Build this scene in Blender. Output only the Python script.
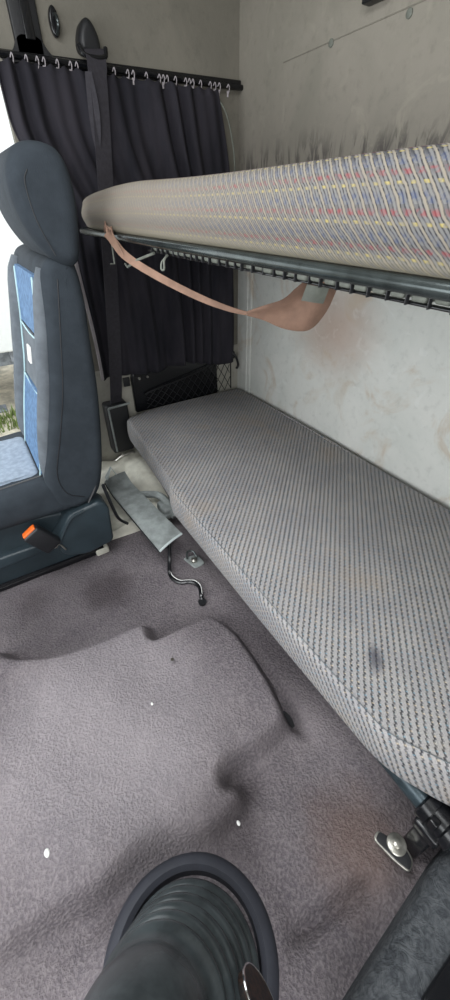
import bpy, bmesh, math, random
import numpy as np
from mathutils import Vector, Matrix
random.seed(7)
PI = math.pi
scene = bpy.context.scene
C = scene.collection
for o in list(bpy.data.objects): bpy.data.objects.remove(o)

# ------------------------------------------------------------------ camera, light, exposure
cam = bpy.data.cameras.new('camera'); co = bpy.data.objects.new('camera', cam); C.objects.link(co)
Mr = Matrix(((0.85249, 0.32318, -0.41086), (-0.52260, 0.50880, -0.68412), (-0.01205, 0.79792, 0.60264)))
co.matrix_world = Matrix.Translation((0, 0, 1.1)) @ Mr.to_4x4()
cam.sensor_fit = 'VERTICAL'; cam.sensor_height = 36; cam.sensor_width = 36
cam.lens = 396.65 / 1000 * 36; cam.clip_start = 0.02; cam.clip_end = 200
scene.camera = co
world = bpy.data.worlds.new('overcast_sky'); scene.world = world; world.use_nodes = True
bg = world.node_tree.nodes['Background']; bg.inputs[0].default_value = (0.93, 0.97, 1.0, 1); bg.inputs[1].default_value = 1.7
def area(name, loc, target, sx, sy, energy, color=(1, 1, 1)):
    l = bpy.data.lights.new(name, 'AREA'); l.shape = 'RECTANGLE'; l.size = sx; l.size_y = sy; l.energy = energy; l.color = color
    o = bpy.data.objects.new(name, l); C.objects.link(o); o.location = loc
    o.rotation_euler = (Vector(target) - Vector(loc)).to_track_quat('-Z', 'Y').to_euler()
    return o
area('windscreen_daylight', (-1.30, 0.55, 1.05), (0.9, 0.7, 0.45), 2.0, 0.75, 20, (0.95, 0.98, 1.0))
area('near_door_daylight', (-0.45, -0.66, 1.05), (0.5, 1.2, 0.4), 0.9, 0.7, 12, (0.97, 0.98, 1.0))
area('far_door_daylight', (-0.30, 1.80, 0.95), (-0.1, 0.4, 0.3), 0.95, 0.9, 4, (0.95, 0.98, 1.0))
area('roof_hatch_daylight', (-0.15, 0.45, 1.93), (0.0, 0.5, 0.0), 0.7, 0.6, 17, (0.97, 0.99, 1.0))
vs = scene.view_settings; vs.view_transform = 'Standard'; vs.look = 'None'; vs.gamma = 1; vs.use_curve_mapping = False; vs.exposure = 0.0

# ------------------------------------------------------------------ node helpers
def srgb(r, g, b):
    f = lambda c: ((c / 255) / 12.92 if c / 255 <= .04045 else (((c / 255) + .055) / 1.055) ** 2.4)
    return (f(r), f(g), f(b), 1)
class N:
    def __init__(s, name, rough=.6, metal=0, spec=.5):
        s.m = bpy.data.materials.new(name); s.m.use_nodes = True; s.t = s.m.node_tree
        s.b = s.t.nodes['Principled BSDF']; s.b.inputs['Roughness'].default_value = rough
        s.b.inputs['Metallic'].default_value = metal; s.b.inputs['Specular IOR Level'].default_value = spec
        s.tc = s.t.nodes.new('ShaderNodeTexCoord')
    def new(s, k): return s.t.nodes.new(k)
    def put(s, sock, v):
        if isinstance(v, bpy.types.NodeSocket): s.t.links.new(v, sock)
        else: sock.default_value = v
    def m_(s, op, a, b=0.0, c=None):
        n = s.new('ShaderNodeMath'); n.operation = op; s.put(n.inputs[0], a); s.put(n.inputs[1], b)
        if c is not None: s.put(n.inputs[2], c)
        return n.outputs[0]
    def uv(s, kind='UV'):
        n = s.new('ShaderNodeSeparateXYZ'); s.t.links.new(s.tc.outputs[kind], n.inputs[0]); return n.outputs[0], n.outputs[1], n.outputs[2]
    def noise(s, scale, detail=3, kind='Object', rough=.6, dist=0, stretch=None):
        n = s.new('ShaderNodeTexNoise'); n.inputs['Scale'].default_value = scale; n.inputs['Detail'].default_value = detail
        n.inputs['Roughness'].default_value = rough; n.inputs['Distortion'].default_value = dist
        src = s.tc.outputs[kind]
        if stretch:
            mp = s.new('ShaderNodeMapping'); mp.inputs['Scale'].default_value = stretch; s.t.links.new(src, mp.inputs[0]); src = mp.outputs[0]
        s.t.links.new(src, n.inputs['Vector']); return n.outputs['Fac']
    def mix(s, f, a, b):
        n = s.new('ShaderNodeMix'); n.data_type = 'RGBA'; s.put(n.inputs[0], f); s.put(n.inputs[6], a); s.put(n.inputs[7], b); return n.outputs[2]
    def ramp(s, f, a, b, lo=0., hi=1.):
        n = s.new('ShaderNodeMapRange'); n.interpolation_type = 'SMOOTHSTEP'
        s.put(n.inputs[0], f); n.inputs[1].default_value = a; n.inputs[2].default_value = b; n.inputs[3].default_value = lo; n.inputs[4].default_value = hi
        return n.outputs[0]
    def bump(s, h, strength=.3, dist=.002):
        n = s.new('ShaderNodeBump'); n.inputs['Strength'].default_value = strength; n.inputs['Distance'].default_value = dist
        s.put(n.inputs['Height'], h); s.t.links.new(n.outputs[0], s.b.inputs['Normal'])
    def col(s, v): s.put(s.b.inputs['Base Color'], v); return s
def plain(name, rgb, rough=.6, metal=0, var=.12, scale=14, bump=0, bscale=200, spec=.5):
    n = N(name, rough, metal, spec); c = srgb(*rgb)
    d = tuple(x * (1 - var) for x in c[:3]) + (1,); e = tuple(min(1, x * (1 + var)) for x in c[:3]) + (1,)
    n.col(n.mix(n.ramp(n.noise(scale, 4), .3, .7), d, e))
    if bump: n.bump(n.noise(bscale, 2), bump, .002)
    return n.m

# ---- carpet
k = N('grey_carpet', .95, 0, .15)
big = k.ramp(k.noise(2.6, 5, dist=.4), .35, .68); fine = k.ramp(k.noise(170, 2), .3, .72); mid = k.ramp(k.noise(24, 4), .35, .7)
c0 = k.mix(big, srgb(92, 86, 91), srgb(122, 115, 118))
c1 = k.mix(k.m_('MULTIPLY', mid, .35), c0, srgb(84, 80, 86))
c2 = k.mix(k.m_('MULTIPLY', fine, .45), c1, srgb(150, 143, 144))
X_, Y_, Z_ = k.uv('Object')
# worn rusty dust near the bunk bracket and a damp patch by the seat, then shade and light painted into the pile
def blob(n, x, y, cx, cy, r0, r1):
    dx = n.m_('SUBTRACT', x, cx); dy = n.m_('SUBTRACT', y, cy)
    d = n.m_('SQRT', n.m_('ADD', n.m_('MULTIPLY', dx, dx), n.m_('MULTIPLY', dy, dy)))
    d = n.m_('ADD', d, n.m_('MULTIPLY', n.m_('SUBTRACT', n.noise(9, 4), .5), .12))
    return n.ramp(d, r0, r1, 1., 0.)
c3 = k.mix(k.m_('MULTIPLY', blob(k, X_, Y_, .36, .06, .02, .16), .45), c2, srgb(112, 88, 74))
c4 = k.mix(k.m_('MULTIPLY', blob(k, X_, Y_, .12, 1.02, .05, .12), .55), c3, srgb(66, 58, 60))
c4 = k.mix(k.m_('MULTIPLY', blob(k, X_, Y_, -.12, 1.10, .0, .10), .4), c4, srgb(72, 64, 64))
c4 = k.mix(k.m_('MULTIPLY', blob(k, X_, Y_, .02, 1.05, .10, .34), .42), c4, srgb(58, 54, 58))  # broad darkening by the seat: damp carpet plus painted shade
c4 = k.mix(k.m_('MULTIPLY', blob(k, X_, Y_, .13, .23, .03, .13), .5), c4, srgb(56, 50, 52))  # shade in the dip below the hump, painted dark
c4 = k.mix(k.m_('MULTIPLY', blob(k, X_, Y_, -.06, .215, .05, .13), .5), c4, srgb(60, 55, 58))  # shade left of the gear stick boot, painted into the carpet colour
c4 = k.mix(k.m_('MULTIPLY', blob(k, X_, Y_, -.02, .55, .16, .36), .30), c4, srgb(176, 170, 174))  # light on top of the hump, painted as a paler patch
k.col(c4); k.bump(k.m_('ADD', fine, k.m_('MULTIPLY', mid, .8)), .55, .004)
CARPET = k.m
# ---- lower mattress weave: 45 degree ribs with small flecks
k = N('grey_ribbed_weave', .9, 0, .2)
u, v, _ = k.uv('UV')
p = k.m_('MULTIPLY', k.m_('SUBTRACT', u, v), .7071 / .0131); q = k.m_('MULTIPLY', k.m_('ADD', u, v), .7071 / .0125)
fq = k.m_('FRACT', q); ps = k.m_('ADD', p, k.m_('MULTIPLY', fq, .25)); fp = k.m_('FRACT', ps)
tri = k.m_('ABSOLUTE', k.m_('SUBTRACT', fp, .5))                       # 0 mid rib, .5 at groove
groove = k.m_('MULTIPLY', k.ramp(tri, .27, .46), k.m_('ADD', k.m_('MULTIPLY', k.ramp(k.noise(130, 2, 'UV'), .3, .7), .6), .45))
fleck = k.m_('MULTIPLY', k.ramp(k.m_('ABSOLUTE', k.m_('SUBTRACT', fq, .5)), .05, .17, 1, 0), k.ramp(tri, .20, .36))
nz = k.ramp(k.noise(7, 4, 'UV'), .35, .65); nf = k.noise(420, 2, 'UV')
base = k.mix(nz, srgb(158, 155, 155), srgb(172, 168, 165))
base = k.mix(k.ramp(nf, .3, .7, 0, .5), base, srgb(118, 121, 128))
col = k.mix(k.m_('MULTIPLY', groove, .95), base, srgb(66, 68, 74))
hue = k.ramp(k.noise(60, 1, 'UV'), .4, .6)
col = k.mix(k.m_('MULTIPLY', fleck, .72), col, k.mix(hue, srgb(196, 182, 160), srgb(128, 158, 172)))
# ink smudge and a dust bloom towards the far end
dx = k.m_('SUBTRACT', u, .51); dy = k.m_('SUBTRACT', v, .24); 
al = k.m_('MULTIPLY', k.m_('ADD', dx, dy), .7071); ac = k.m_('MULTIPLY', k.m_('SUBTRACT', dx, dy), .7071)
dd = k.m_('SQRT', k.m_('ADD', k.m_('MULTIPLY', k.m_('MULTIPLY', al, al), .25), k.m_('MULTIPLY', ac, ac)))
col = k.mix(k.ramp(k.m_('ADD', dd, k.m_('MULTIPLY', k.noise(30, 3, 'UV'), .02)), .012, .035, .75, 0), col, srgb(66, 67, 78))
col = k.mix(k.ramp(k.noise(3.5, 3, 'UV'), .56, .7, 0, .28), col, srgb(150, 132, 112))
k.col(col); k.bump(k.m_('SUBTRACT', 1.0, groove), .9, .004)
WEAVE = k.m
# ---- upper mattress weave: slanted stripes, rows of red and yellow flecks
k = N('striped_fleck_weave', .9, 0, .2)
u, v, _ = k.uv('UV')                                                    # u along the bunk, v drop from the top edge
wob = k.m_('MULTIPLY', k.noise(55, 2, 'UV'), .004)
st = k.m_('ADD', k.m_('ADD', u, wob), k.m_('MULTIPLY', v, 1.05))
f1 = k.m_('FRACT', k.m_('MULTIPLY', st, 1 / .0150)); f2 = k.m_('FRACT', k.m_('MULTIPLY', st, 1 / .0050))
fv = k.m_('FRACT', k.m_('MULTIPLY', k.m_('ADD', v, -.004), 1 / .031))
near = k.ramp(u, .25, 1.2, 1, 0)
brk = k.ramp(k.noise(160, 2, 'UV'), .35, .65)
cA = k.mix(k.ramp(f1, .0, .45), srgb(132, 124, 110), srgb(108, 107, 106))
cA = k.mix(k.m_('MULTIPLY', k.ramp(k.m_('ABSOLUTE', k.m_('SUBTRACT', f2, .5)), .2, .42), k.m_('ADD', k.m_('MULTIPLY', brk, .5), .45)), cA, srgb(44, 44, 48))
cA = k.mix(k.m_('MULTIPLY', k.m_('MULTIPLY', k.ramp(k.m_('ABSOLUTE', k.m_('SUBTRACT', fv, .86)), .05, .25, 1, 0), k.ramp(f1, .3, .7)), k.m_('MULTIPLY', brk, .55)), cA, srgb(62, 74, 104))
dk = k.m_('MULTIPLY', k.ramp(k.m_('ABSOLUTE', k.m_('SUBTRACT', f1, .8)), .06, .2, 1, 0), k.m_('ADD', k.m_('MULTIPLY', k.ramp(k.m_('ABSOLUTE', k.m_('SUBTRACT', fv, .10)), .08, .30, 1, 0), .35), k.ramp(v, .020, .036, .8, 0)))
cA = k.mix(k.m_('MULTIPLY', dk, k.m_('ADD', k.m_('MULTIPLY', near, .75), .15)), cA, srgb(26, 29, 38))
red = k.m_('MULTIPLY', k.ramp(k.m_('ABSOLUTE', k.m_('SUBTRACT', fv, .18)), .03, .12, 1, 0), k.m_('MULTIPLY', brk, k.ramp(k.m_('ABSOLUTE', k.m_('SUBTRACT', f1, .62)), .18, .40, 1, 0)))
cA = k.mix(k.m_('MULTIPLY', red, .55), cA, srgb(140, 58, 62))
yel = k.m_('MULTIPLY', k.ramp(k.m_('ABSOLUTE', k.m_('SUBTRACT', fv, .46)), .025, .07, 1, 0), k.ramp(k.m_('ABSOLUTE', k.m_('SUBTRACT', f1, .5)), .12, .28, 1, 0))
cA = k.mix(k.m_('MULTIPLY', yel, k.m_('ADD', k.m_('MULTIPLY', brk, .5), .15)), cA, srgb(172, 156, 86))
# bleached, dusty end by the curtain
cA = k.mix(k.ramp(u, .30, 1.2, 0, .66), cA, srgb(136, 128, 116))
cA = k.mix(k.ramp(v, .105, .125, 0, .6), cA, srgb(132, 126, 106))
cA = k.mix(k.ramp(k.noise(9, 4, 'UV'), .5, .75, 0, .3), cA, srgb(112, 102, 94))
k.col(cA); k.bump(f2, .3, .0015)
STRIPE = k.m
# ---- wall linings
def wall_mat(name, base, worn, smear=False):
    k = N(name, .75, 0, .3); x, y, z = k.uv('Object')
    c = k.mix(k.ramp(k.noise(4, 6, dist=.6), .3, .7), srgb(*base), srgb(*worn))
    c = k.mix(k.ramp(k.noise(40, 4), .5, .8, 0, .35), c, srgb(*[int(a * .8) for a in base]))
    if smear == 'low':
        dx = k.m_('MULTIPLY', k.m_('SUBTRACT', y, 1.10), .8); dz = k.m_('SUBTRACT', z, .72)
        d = k.m_('SQRT', k.m_('ADD', k.m_('MULTIPLY', dx, dx), k.m_('MULTIPLY', dz, dz)))
        d = k.m_('ADD', d, k.m_('MULTIPLY', k.noise(6, 4, dist=.8), .12))
        c = k.mix(k.ramp(d, .06, .30, .62, 0), c, srgb(166, 132, 112))
        c = k.mix(k.ramp(k.noise(5, 6, dist=1.2), .50, .68, 0, .55), c, srgb(182, 162, 138))
        c = k.mix(k.ramp(k.noise(11, 6, dist=2), .6, .68, 0, .14), c, srgb(236, 238, 238))
    if smear == 'high':
        # scuffs rubbed in by the bedding just above the upper bunk
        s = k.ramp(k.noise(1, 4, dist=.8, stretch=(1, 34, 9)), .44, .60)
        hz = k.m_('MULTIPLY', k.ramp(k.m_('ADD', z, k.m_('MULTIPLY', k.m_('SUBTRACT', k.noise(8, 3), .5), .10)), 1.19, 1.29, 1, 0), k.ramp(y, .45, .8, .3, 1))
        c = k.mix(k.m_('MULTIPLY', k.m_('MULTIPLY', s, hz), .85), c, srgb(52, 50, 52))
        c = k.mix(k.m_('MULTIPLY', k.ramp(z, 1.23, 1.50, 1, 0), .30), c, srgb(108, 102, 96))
        c = k.mix(k.ramp(k.noise(10, 6, dist=1.5), .55, .75, 0, .22), c, srgb(170, 165, 150))
    k.col(c); k.bump(k.noise(90, 3), .25, .003); return k.m
WALL_LOW = wall_mat('pale_wall_lining', (200, 203, 198), (212, 213, 208), 'low')
WALL_HIGH = wall_mat('grey_wall_lining', (132, 129, 119), (146, 141, 131), 'high')
WALL_SIDE = wall_mat('side_wall_lining', (118, 115, 106), (132, 128, 118))
WALL_BEIGE = wall_mat('beige_trim_panel', (160, 158, 148), (178, 175, 165))
CEIL = plain('ceiling_lining', (176, 174, 168), .85)
BLACK = plain('black_plastic', (30, 31, 34), .45, bump=.1)
BLACKG = plain('glossy_black', (20, 21, 24), .22)
RUBBER = plain('black_rubber', (58, 64, 66), .26, var=.3, scale=18, bump=.12, bscale=60)
TEAL = plain('dark_teal_plastic', (43, 54, 60), .42, var=.2, scale=8, bump=.2, bscale=160)
SEATF = plain('charcoal_seat_fabric', (50, 56, 62), .92, var=.12, scale=20, bump=.3, bscale=320, spec=.2)
SEATG = plain('grey_seat_fabric', (96, 102, 108), .92, var=.15, scale=20, bump=.3, bscale=320, spec=.2)
BLUEF = plain('blue_seat_fabric', (88, 116, 148), .9, var=.25, scale=60, bump=.3, bscale=320, spec=.2)
PALEBLUE = plain('grey_blue_seat_fabric', (138, 150, 164), .9, var=.15, scale=60, bump=.3, bscale=320, spec=.2)
PIPE = plain('pale_piping', (168, 198, 204), .7)
WHITE = plain('white_label', (225, 225, 222), .6, var=.04)
ORANGE = plain('orange_button', (232, 108, 40), .35, var=.1)
STEEL = plain('steel', (178, 176, 168), .32, .85, var=.25, scale=60)
CHROME = plain('chrome', (225, 225, 225), .12, 1, var=.03)
TUBEM = plain('blue_grey_painted_steel', (58, 70, 76), .3, .35, var=.25, scale=30)
RAILM = plain('dark_worn_rail', (62, 68, 68), .2, .6, var=.3, scale=24)
SLATM = plain('pale_slat', (112, 116, 108), .6, var=.2, scale=30)
BROWN = plain('faded_brown_webbing', (134, 106, 90), .85, var=.2, scale=16, bump=.2)
DUST = plain('dusty_grey_plastic', (205, 203, 190), .8, var=.22, scale=9, bump=.5, bscale=30)
PLATE = plain('grey_trim_plastic', (138, 144, 143), .38, var=.25, scale=22, bump=.1)
PLATEE = plain('bare_plate_edge', (196, 206, 206), .4, var=.1)
WEB = plain('dark_belt_webbing', (50, 48, 54), .85, var=.15, scale=90, bump=.3)
NETM = plain('black_elastic', (22, 22, 25), .8)
k = N('dark_curtain_cloth', .95, 0, .15)
k.col(k.mix(k.ramp(k.noise(12, 5, stretch=(1, 1, .25)), .3, .7), srgb(38, 38, 44), srgb(54, 52, 58))); k.bump(k.noise(300, 2), .3, .001); CURT = k.m
CURTL = plain('pale_curtain_lining', (164, 158, 162), .9)
k = N('dark_console_carpet', .9, 0, .25)
k.col(k.mix(k.ramp(k.noise(50, 5, dist=1.5), .35, .65), srgb(58, 61, 65), srgb(84, 87, 90))); k.bump(k.noise(34, 5, dist=2.5), .9, .006); CONS = k.m
k = N('red_black_badge', .35)
k.col(k.mix(k.ramp(k.noise(120, 3), .45, .6), srgb(22, 21, 21), srgb(62, 44, 36))); BADGE = k.m
GRAVEL = plain('dry_gravel', (206, 198, 180), .95, var=.3, scale=6, bump=.5, bscale=30)
GRASSM = plain('dry_green_grass', (118, 136, 76), .9, var=.4, scale=8)
TRAIL = plain('white_trailer_paint', (236, 240, 240), .5, var=.02)
UNDER = plain('grey_undercarriage', (140, 146, 154), .6, .2, var=.3)

# ------------------------------------------------------------------ object helpers
def wl(o):
    v = Vector((0, 0, 0))
    while o: v += o.location; o = o.parent
    return v
def link(name, bm, mat, parent=None, smooth=True, recenter=True):
    me = bpy.data.meshes.new(name)
    bmesh.ops.recalc_face_normals(bm, faces=bm.faces) if len(bm.faces) else None
    if parent is None and recenter:
        xs = [v.co for v in bm.verts]; lo = [min(c[i] for c in xs) for i in range(3)]; hi = [max(c[i] for c in xs) for i in range(3)]
        off = Vector(((lo[0] + hi[0]) / 2, (lo[1] + hi[1]) / 2, lo[2]))
    elif parent is None: off = Vector((0, 0, 0))
    else: off = wl(parent)
    for v in bm.verts: v.co -= off
    bm.to_mesh(me); bm.free()
    for p in me.polygons: p.use_smooth = smooth
    if smooth: me.set_sharp_from_angle(angle=math.radians(42))
    me.materials.append(mat)
    o = bpy.data.objects.new(name, me); C.objects.link(o)
    if parent: o.parent = parent
    else: o.location = off
    return o
def tag(o, label, cat, group=None, kind=None):
    o['label'] = label; o['category'] = cat
    if group: o['group'] = group
    if kind: o['kind'] = kind
    return o
def thing(name, label, cat, loc, group=None):
    o = bpy.data.objects.new(name, None); C.objects.link(o); o.location = loc; o.empty_display_size = .05
    return tag(o, label, cat, group)
def struct(name, bm, mat, smooth=False):
    o = link(name, bm, mat, None, smooth, recenter=False); o['kind'] = 'structure'; return o
def box(bm, x0, x1, y0, y1, z0, z1, bevel=0, M=None):
    r = bmesh.ops.create_cube(bm, size=1); vs = r['verts']
    for v in vs:
        v.co = Vector((x0 + (v.co.x + .5) * (x1 - x0), y0 + (v.co.y + .5) * (y1 - y0), z0 + (v.co.z + .5) * (z1 - z0)))
    if bevel:
        es = list({e for v in vs for e in v.link_edges})
        rr = bmesh.ops.bevel(bm, geom=es, offset=bevel, segments=3, affect='EDGES', profile=.5)
        vs = list({v for f in rr['faces'] for v in f.verts} | {v for v in vs if v.is_valid})
    if M:
        for v in vs: v.co = M @ v.co
    return bm
def B(): return bmesh.new()
def spline(pts, n=8):
    P = [Vector(p) for p in pts]; P = [P[0] * 2 - P[1]] + P + [P[-1] * 2 - P[-2]]; out = []
    for i in range(1, len(P) - 2):
        for j in range(n):
            t = j / n; a, b, c, d = P[i - 1:i + 3]
            out.append(.5 * ((2 * b) + (c - a) * t + (2 * a - 5 * b + 4 * c - d) * t * t + (3 * b - a - 3 * c + d) * t ** 3))
    out.append(P[-2]); return out
def tube(bm, pts, r, seg=10, cap=True):
    if isinstance(r, (list, tuple)): r = [float(q) for q in r]
    P = [Vector(p) for p in pts]; R = r if isinstance(r, (list, tuple)) else [r] * len(P); rings = []; up = None
    for i, p in enumerate(P):
        t = (P[min(i + 1, len(P) - 1)] - P[max(i - 1, 0)]).normalized()
        if up is None: up = t.orthogonal().normalized()
        up = (up - t * up.dot(t)).normalized(); s = t.cross(up)
        rings.append([bm.verts.new(p + R[i] * (math.cos(2 * PI * j / seg) * up + math.sin(2 * PI * j / seg) * s)) for j in range(seg)])
    for a, b in zip(rings, rings[1:]):
        for j in range(seg): bm.faces.new((a[j], a[(j + 1) % seg], b[(j + 1) % seg], b[j]))
    if cap: bm.faces.new(rings[0][::-1]); bm.faces.new(rings[-1])
    return bm
def ribbon(bm, pts, widths, dirs, th=.0015):
    """flat webbing with thickness: centre line, half-width vectors"""
    rows = []
    for i, p in enumerate(pts):
        p = Vector(p); d = Vector([float(q) for q in dirs[i]]).normalized() * (float(widths[i]) / 2)
        t = (Vector(pts[min(i + 1, len(pts) - 1)]) - Vector(pts[max(i - 1, 0)])).normalized(); n = t.cross(d).normalized() * th
        rows.append([bm.verts.new(p - d + n), bm.verts.new(p + d + n), bm.verts.new(p + d - n), bm.verts.new(p - d - n)])
    for a, b in zip(rows, rows[1:]):
        for j in range(4): bm.faces.new((a[j], a[(j + 1) % 4], b[(j + 1) % 4], b[j]))
    bm.faces.new(rows[0][::-1]); bm.faces.new(rows[-1]); return bm
def outline(pts, n=8, closed=True):
    """smooth closed 2D outline"""
    P = [Vector((p[0], p[1])) for p in pts]; m = len(P); out = []
    for i in range(m):
        a, b, c, d = P[i - 1], P[i], P[(i + 1) % m], P[(i + 2) % m]
        for j in range(n):
            t = j / n; out.append(.5 * ((2 * b) + (c - a) * t + (2 * a - 5 * b + 4 * c - d) * t * t + (3 * b - a - 3 * c + d) * t ** 3))
    return out
def densify(pts, step=.04, r=.03):
    """polygon with rounded corners"""
    P = [Vector((p[0], p[1])) for p in pts]; m = len(P); out = []
    for i in range(m):
        a, b, c = P[i - 1], P[i], P[(i + 1) % m]; rr = pts[i][2] if len(pts[i]) > 2 else r
        rr = min(rr, (a - b).length * .45, (c - b).length * .45); s = b + (a - b).normalized() * rr; e = b + (c - b).normalized() * rr
        for j in range(7):
            t = j / 6; out.append(s * (1 - t) ** 2 + b * 2 * t * (1 - t) + e * t * t)
        nx = P[(i + 1) % m]; nr = pts[(i + 1) % m][2] if len(pts[(i + 1) % m]) > 2 else r; L = (nx - e).length - min(nr, (nx - b).length * .45); kk = int(L / step)
        dr = (nx - e).normalized()
        for j in range(1, kk): out.append(e + dr * (L * j / kk))
    return out
def slab(bm, P, w0, w1, r0, r1, T=lambda u, v, w: (u, v, w), uv=None, mid=0, bulge=0, crown=0, cap=None):
    """outline P extruded from w0 to w1 with rounded rims (radius r0 below, r1 above)"""
    m = len(P); area2 = sum(P[i - 1].x * P[i].y - P[i].x * P[i - 1].y for i in range(m))
    if area2 < 0: P = P[::-1]
    nrm = []
    for i in range(m):
        t = (P[(i + 1) % m] - P[i - 1]).normalized(); nrm.append(Vector((t.y, -t.x)))
    prof = []                                             # (inset, w)
    for j in range(6): a = PI / 2 * j / 5; prof.append((r0 * (1 - math.sin(a)), w0 + r0 * (1 - math.cos(a))))
    for j in range(1, mid + 1): t = j / (mid + 1); prof.append((-bulge * math.sin(PI * t), w0 + r0 + (w1 - r1 - w0 - r0) * t))
    for j in range(6): a = PI / 2 * j / 5; prof.append((r1 * (1 - math.cos(a)), w1 - r1 * (1 - math.sin(a))))
    L = bm.loops.layers.uv.verify(); rings = []; uvs = {}
    top = prof[-1]; arc = [0]
    for a, b in zip(prof[::-1], prof[::-1][1:]): arc.append(arc[-1] + math.hypot(a[0] - b[0], a[1] - b[1]))
    arc = arc[::-1]; i0 = prof[-1][0]
    for (ins, w), s in zip(prof, arc):
        ring = []
        for p, n in zip(P, nrm):
            q = p - n * ins; vv = bm.verts.new(T(q.x, q.y, w)); f = p - n * i0 + n * s
            uvs[vv] = uv(q.x, q.y, w, f) if uv else (f.x, f.y); ring.append(vv)
        rings.append(ring)
    for a, b in zip(rings, rings[1:]):
        for j in range(m): bm.faces.new((a[j], a[(j + 1) % m], b[(j + 1) % m], b[j]))
    if cap == 'strip':                                     # the cap as shrinking rings about the middle, for gently curved outlines
        for end, w in ((0, w0), (-1, w1)):
            src = rings[end]; q0 = [(uvs[v_]) for v_ in src]; cen = sum((v_.co for v_ in src), Vector()) / m; last = src
            for kf in (.25, .55, .8):
                nr_ = []
                for v_ in src:
                    nv = bm.verts.new(v_.co.lerp(cen, kf)); uvs[nv] = uvs[v_]; nr_.append(nv)
                for j in range(m): bm.faces.new((last[j], last[(j + 1) % m], nr_[(j + 1) % m], nr_[j]))
                last = nr_
            bm.faces.new(last)
    else:
        for ring in (rings[0], rings[-1]):
            f_ = bm.faces.new(ring); bmesh.ops.triangulate(bm, faces=[f_], quad_method='BEAUTY', ngon_method='EAR_CLIP')
    for f in bm.faces:
        for l in f.loops:
            if l.vert in uvs: l[L].uv = uvs[l.vert]
    return bm
XZ = lambda u, v, w: (u, w, v)      # outline in x,z extruded along y
YZ = lambda u, v, w: (w, u, v)      # outline in y,z extruded along x

XW, YW, ZC = 1.131, 1.738, 2.0
# ------------------------------------------------------------------ the shell
def sdf(px, py, poly):
    d = np.full(px.shape, 1e9); inside = np.zeros(px.shape, bool); m = len(poly)
    for i in range(m):
        ax, ay = poly[i]; bx, by = poly[(i + 1) % m]; ex, ey = bx - ax, by - ay; wx, wy = px - ax, py - ay
        t = np.clip((wx * ex + wy * ey) / (ex * ex + ey * ey + 1e-12), 0, 1)
        d = np.minimum(d, np.hypot(wx - ex * t, wy - ey * t))
        c = ((ay > py) != (by > py)) & (px < (bx - ax) * (py - ay) / (by - ay + 1e-12) + ax); inside ^= c
    return np.where(inside, -d, d)
def sm(t): t = np.clip(t, 0, 1); return t * t * (3 - 2 * t)
nx, ny = 300, 330
gx, gy = np.meshgrid(np.linspace(-1.25, XW, nx), np.linspace(-.75, YW, ny), indexing='ij')
hump = [(-1.2, .88), (-.40, .88), (-.245, .925), (-.205, .885), (-.16, .852), (-.08, .815), (.034, .800), (.15, .79), (.176, .767), (.171, .73), (.20, .715), (.342, .712), (.372, .69), (.395, .62), (.399, .532), (.392, .42), (.378, .345), (.35, .318), (.28, .312), (.19, .318), (.16, .29), (.185, .262), (.17, .235), (.10, .225), (.0, .235), (-.154, .262), (-.31, .28), (-1.2, .30)]
hp = [tuple(p) for p in outline(hump, 4)]
S = sdf(gx, gy, hp)
H = .064 * sm(.5 - S / .045)
# sunk pocket against the right side of the hump and a fold towards the console
H -= .055 * np.exp(-(((gx - .402) / .018) ** 2 + ((gy - .350) / .045) ** 2)) + .02 * np.exp(-(((gx - .41) / .02) ** 2 + ((gy - .46) / .12) ** 2))
H -= .018 * np.exp(-(((gx - .225) / .03) ** 2 + ((gy - .285) / .05) ** 2))
# gentle undulation
H += .006 * np.sin(gx * 9 + 1.3 * np.sin(gy * 5)) * np.sin(gy * 7 + .6) + .004 * np.sin(gx * 21 + gy * 13)
H -= .030 * np.exp(-(((gy - .046 + .145 * gx) / .016) ** 2)) * sm((gx - .10) / .08) * sm((.36 - gx) / .05)
H += .012 * np.exp(-(((gy - .16) / .06) ** 2)) * sm((gx + .1) / .1) * sm((.3 - gx) / .1)
# raised lip round the gear stick boot
GX, GY = -.030, .092
rr = np.hypot(gx - GX, gy - GY)
H -= .030 * np.exp(-(((gx + .10) / .10) ** 2 + ((gy - .235) / .035) ** 2))
H = H * sm((rr - .14) / .07); H += .014 * np.exp(-((rr - .155) / .03) ** 2)
H = np.where(gy > 1.25, H * .5, H)
bm = B(); vv = [[bm.verts.new((gx[i, j], gy[i, j], H[i, j])) for j in range(ny)] for i in range(nx)]
for i in range(nx - 1):
    for j in range(ny - 1): bm.faces.new((vv[i][j], vv[i + 1][j], vv[i + 1][j + 1], vv[i][j + 1]))
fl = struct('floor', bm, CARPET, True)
bm = B(); box(bm, -1.27, XW + .03, -.77, YW + .03, -.09, -.045); struct('trim_1', bm, BLACK)
bm = B(); box(bm, XW, XW + .03, -.77, YW + .03, -.04, 1.02); struct('wall_back', bm, WALL_LOW)
bm = B(); box(bm, XW, XW + .03, -.77, YW + .03, 1.02, ZC); struct('wall_back_upper', bm, WALL_HIGH)
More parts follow.
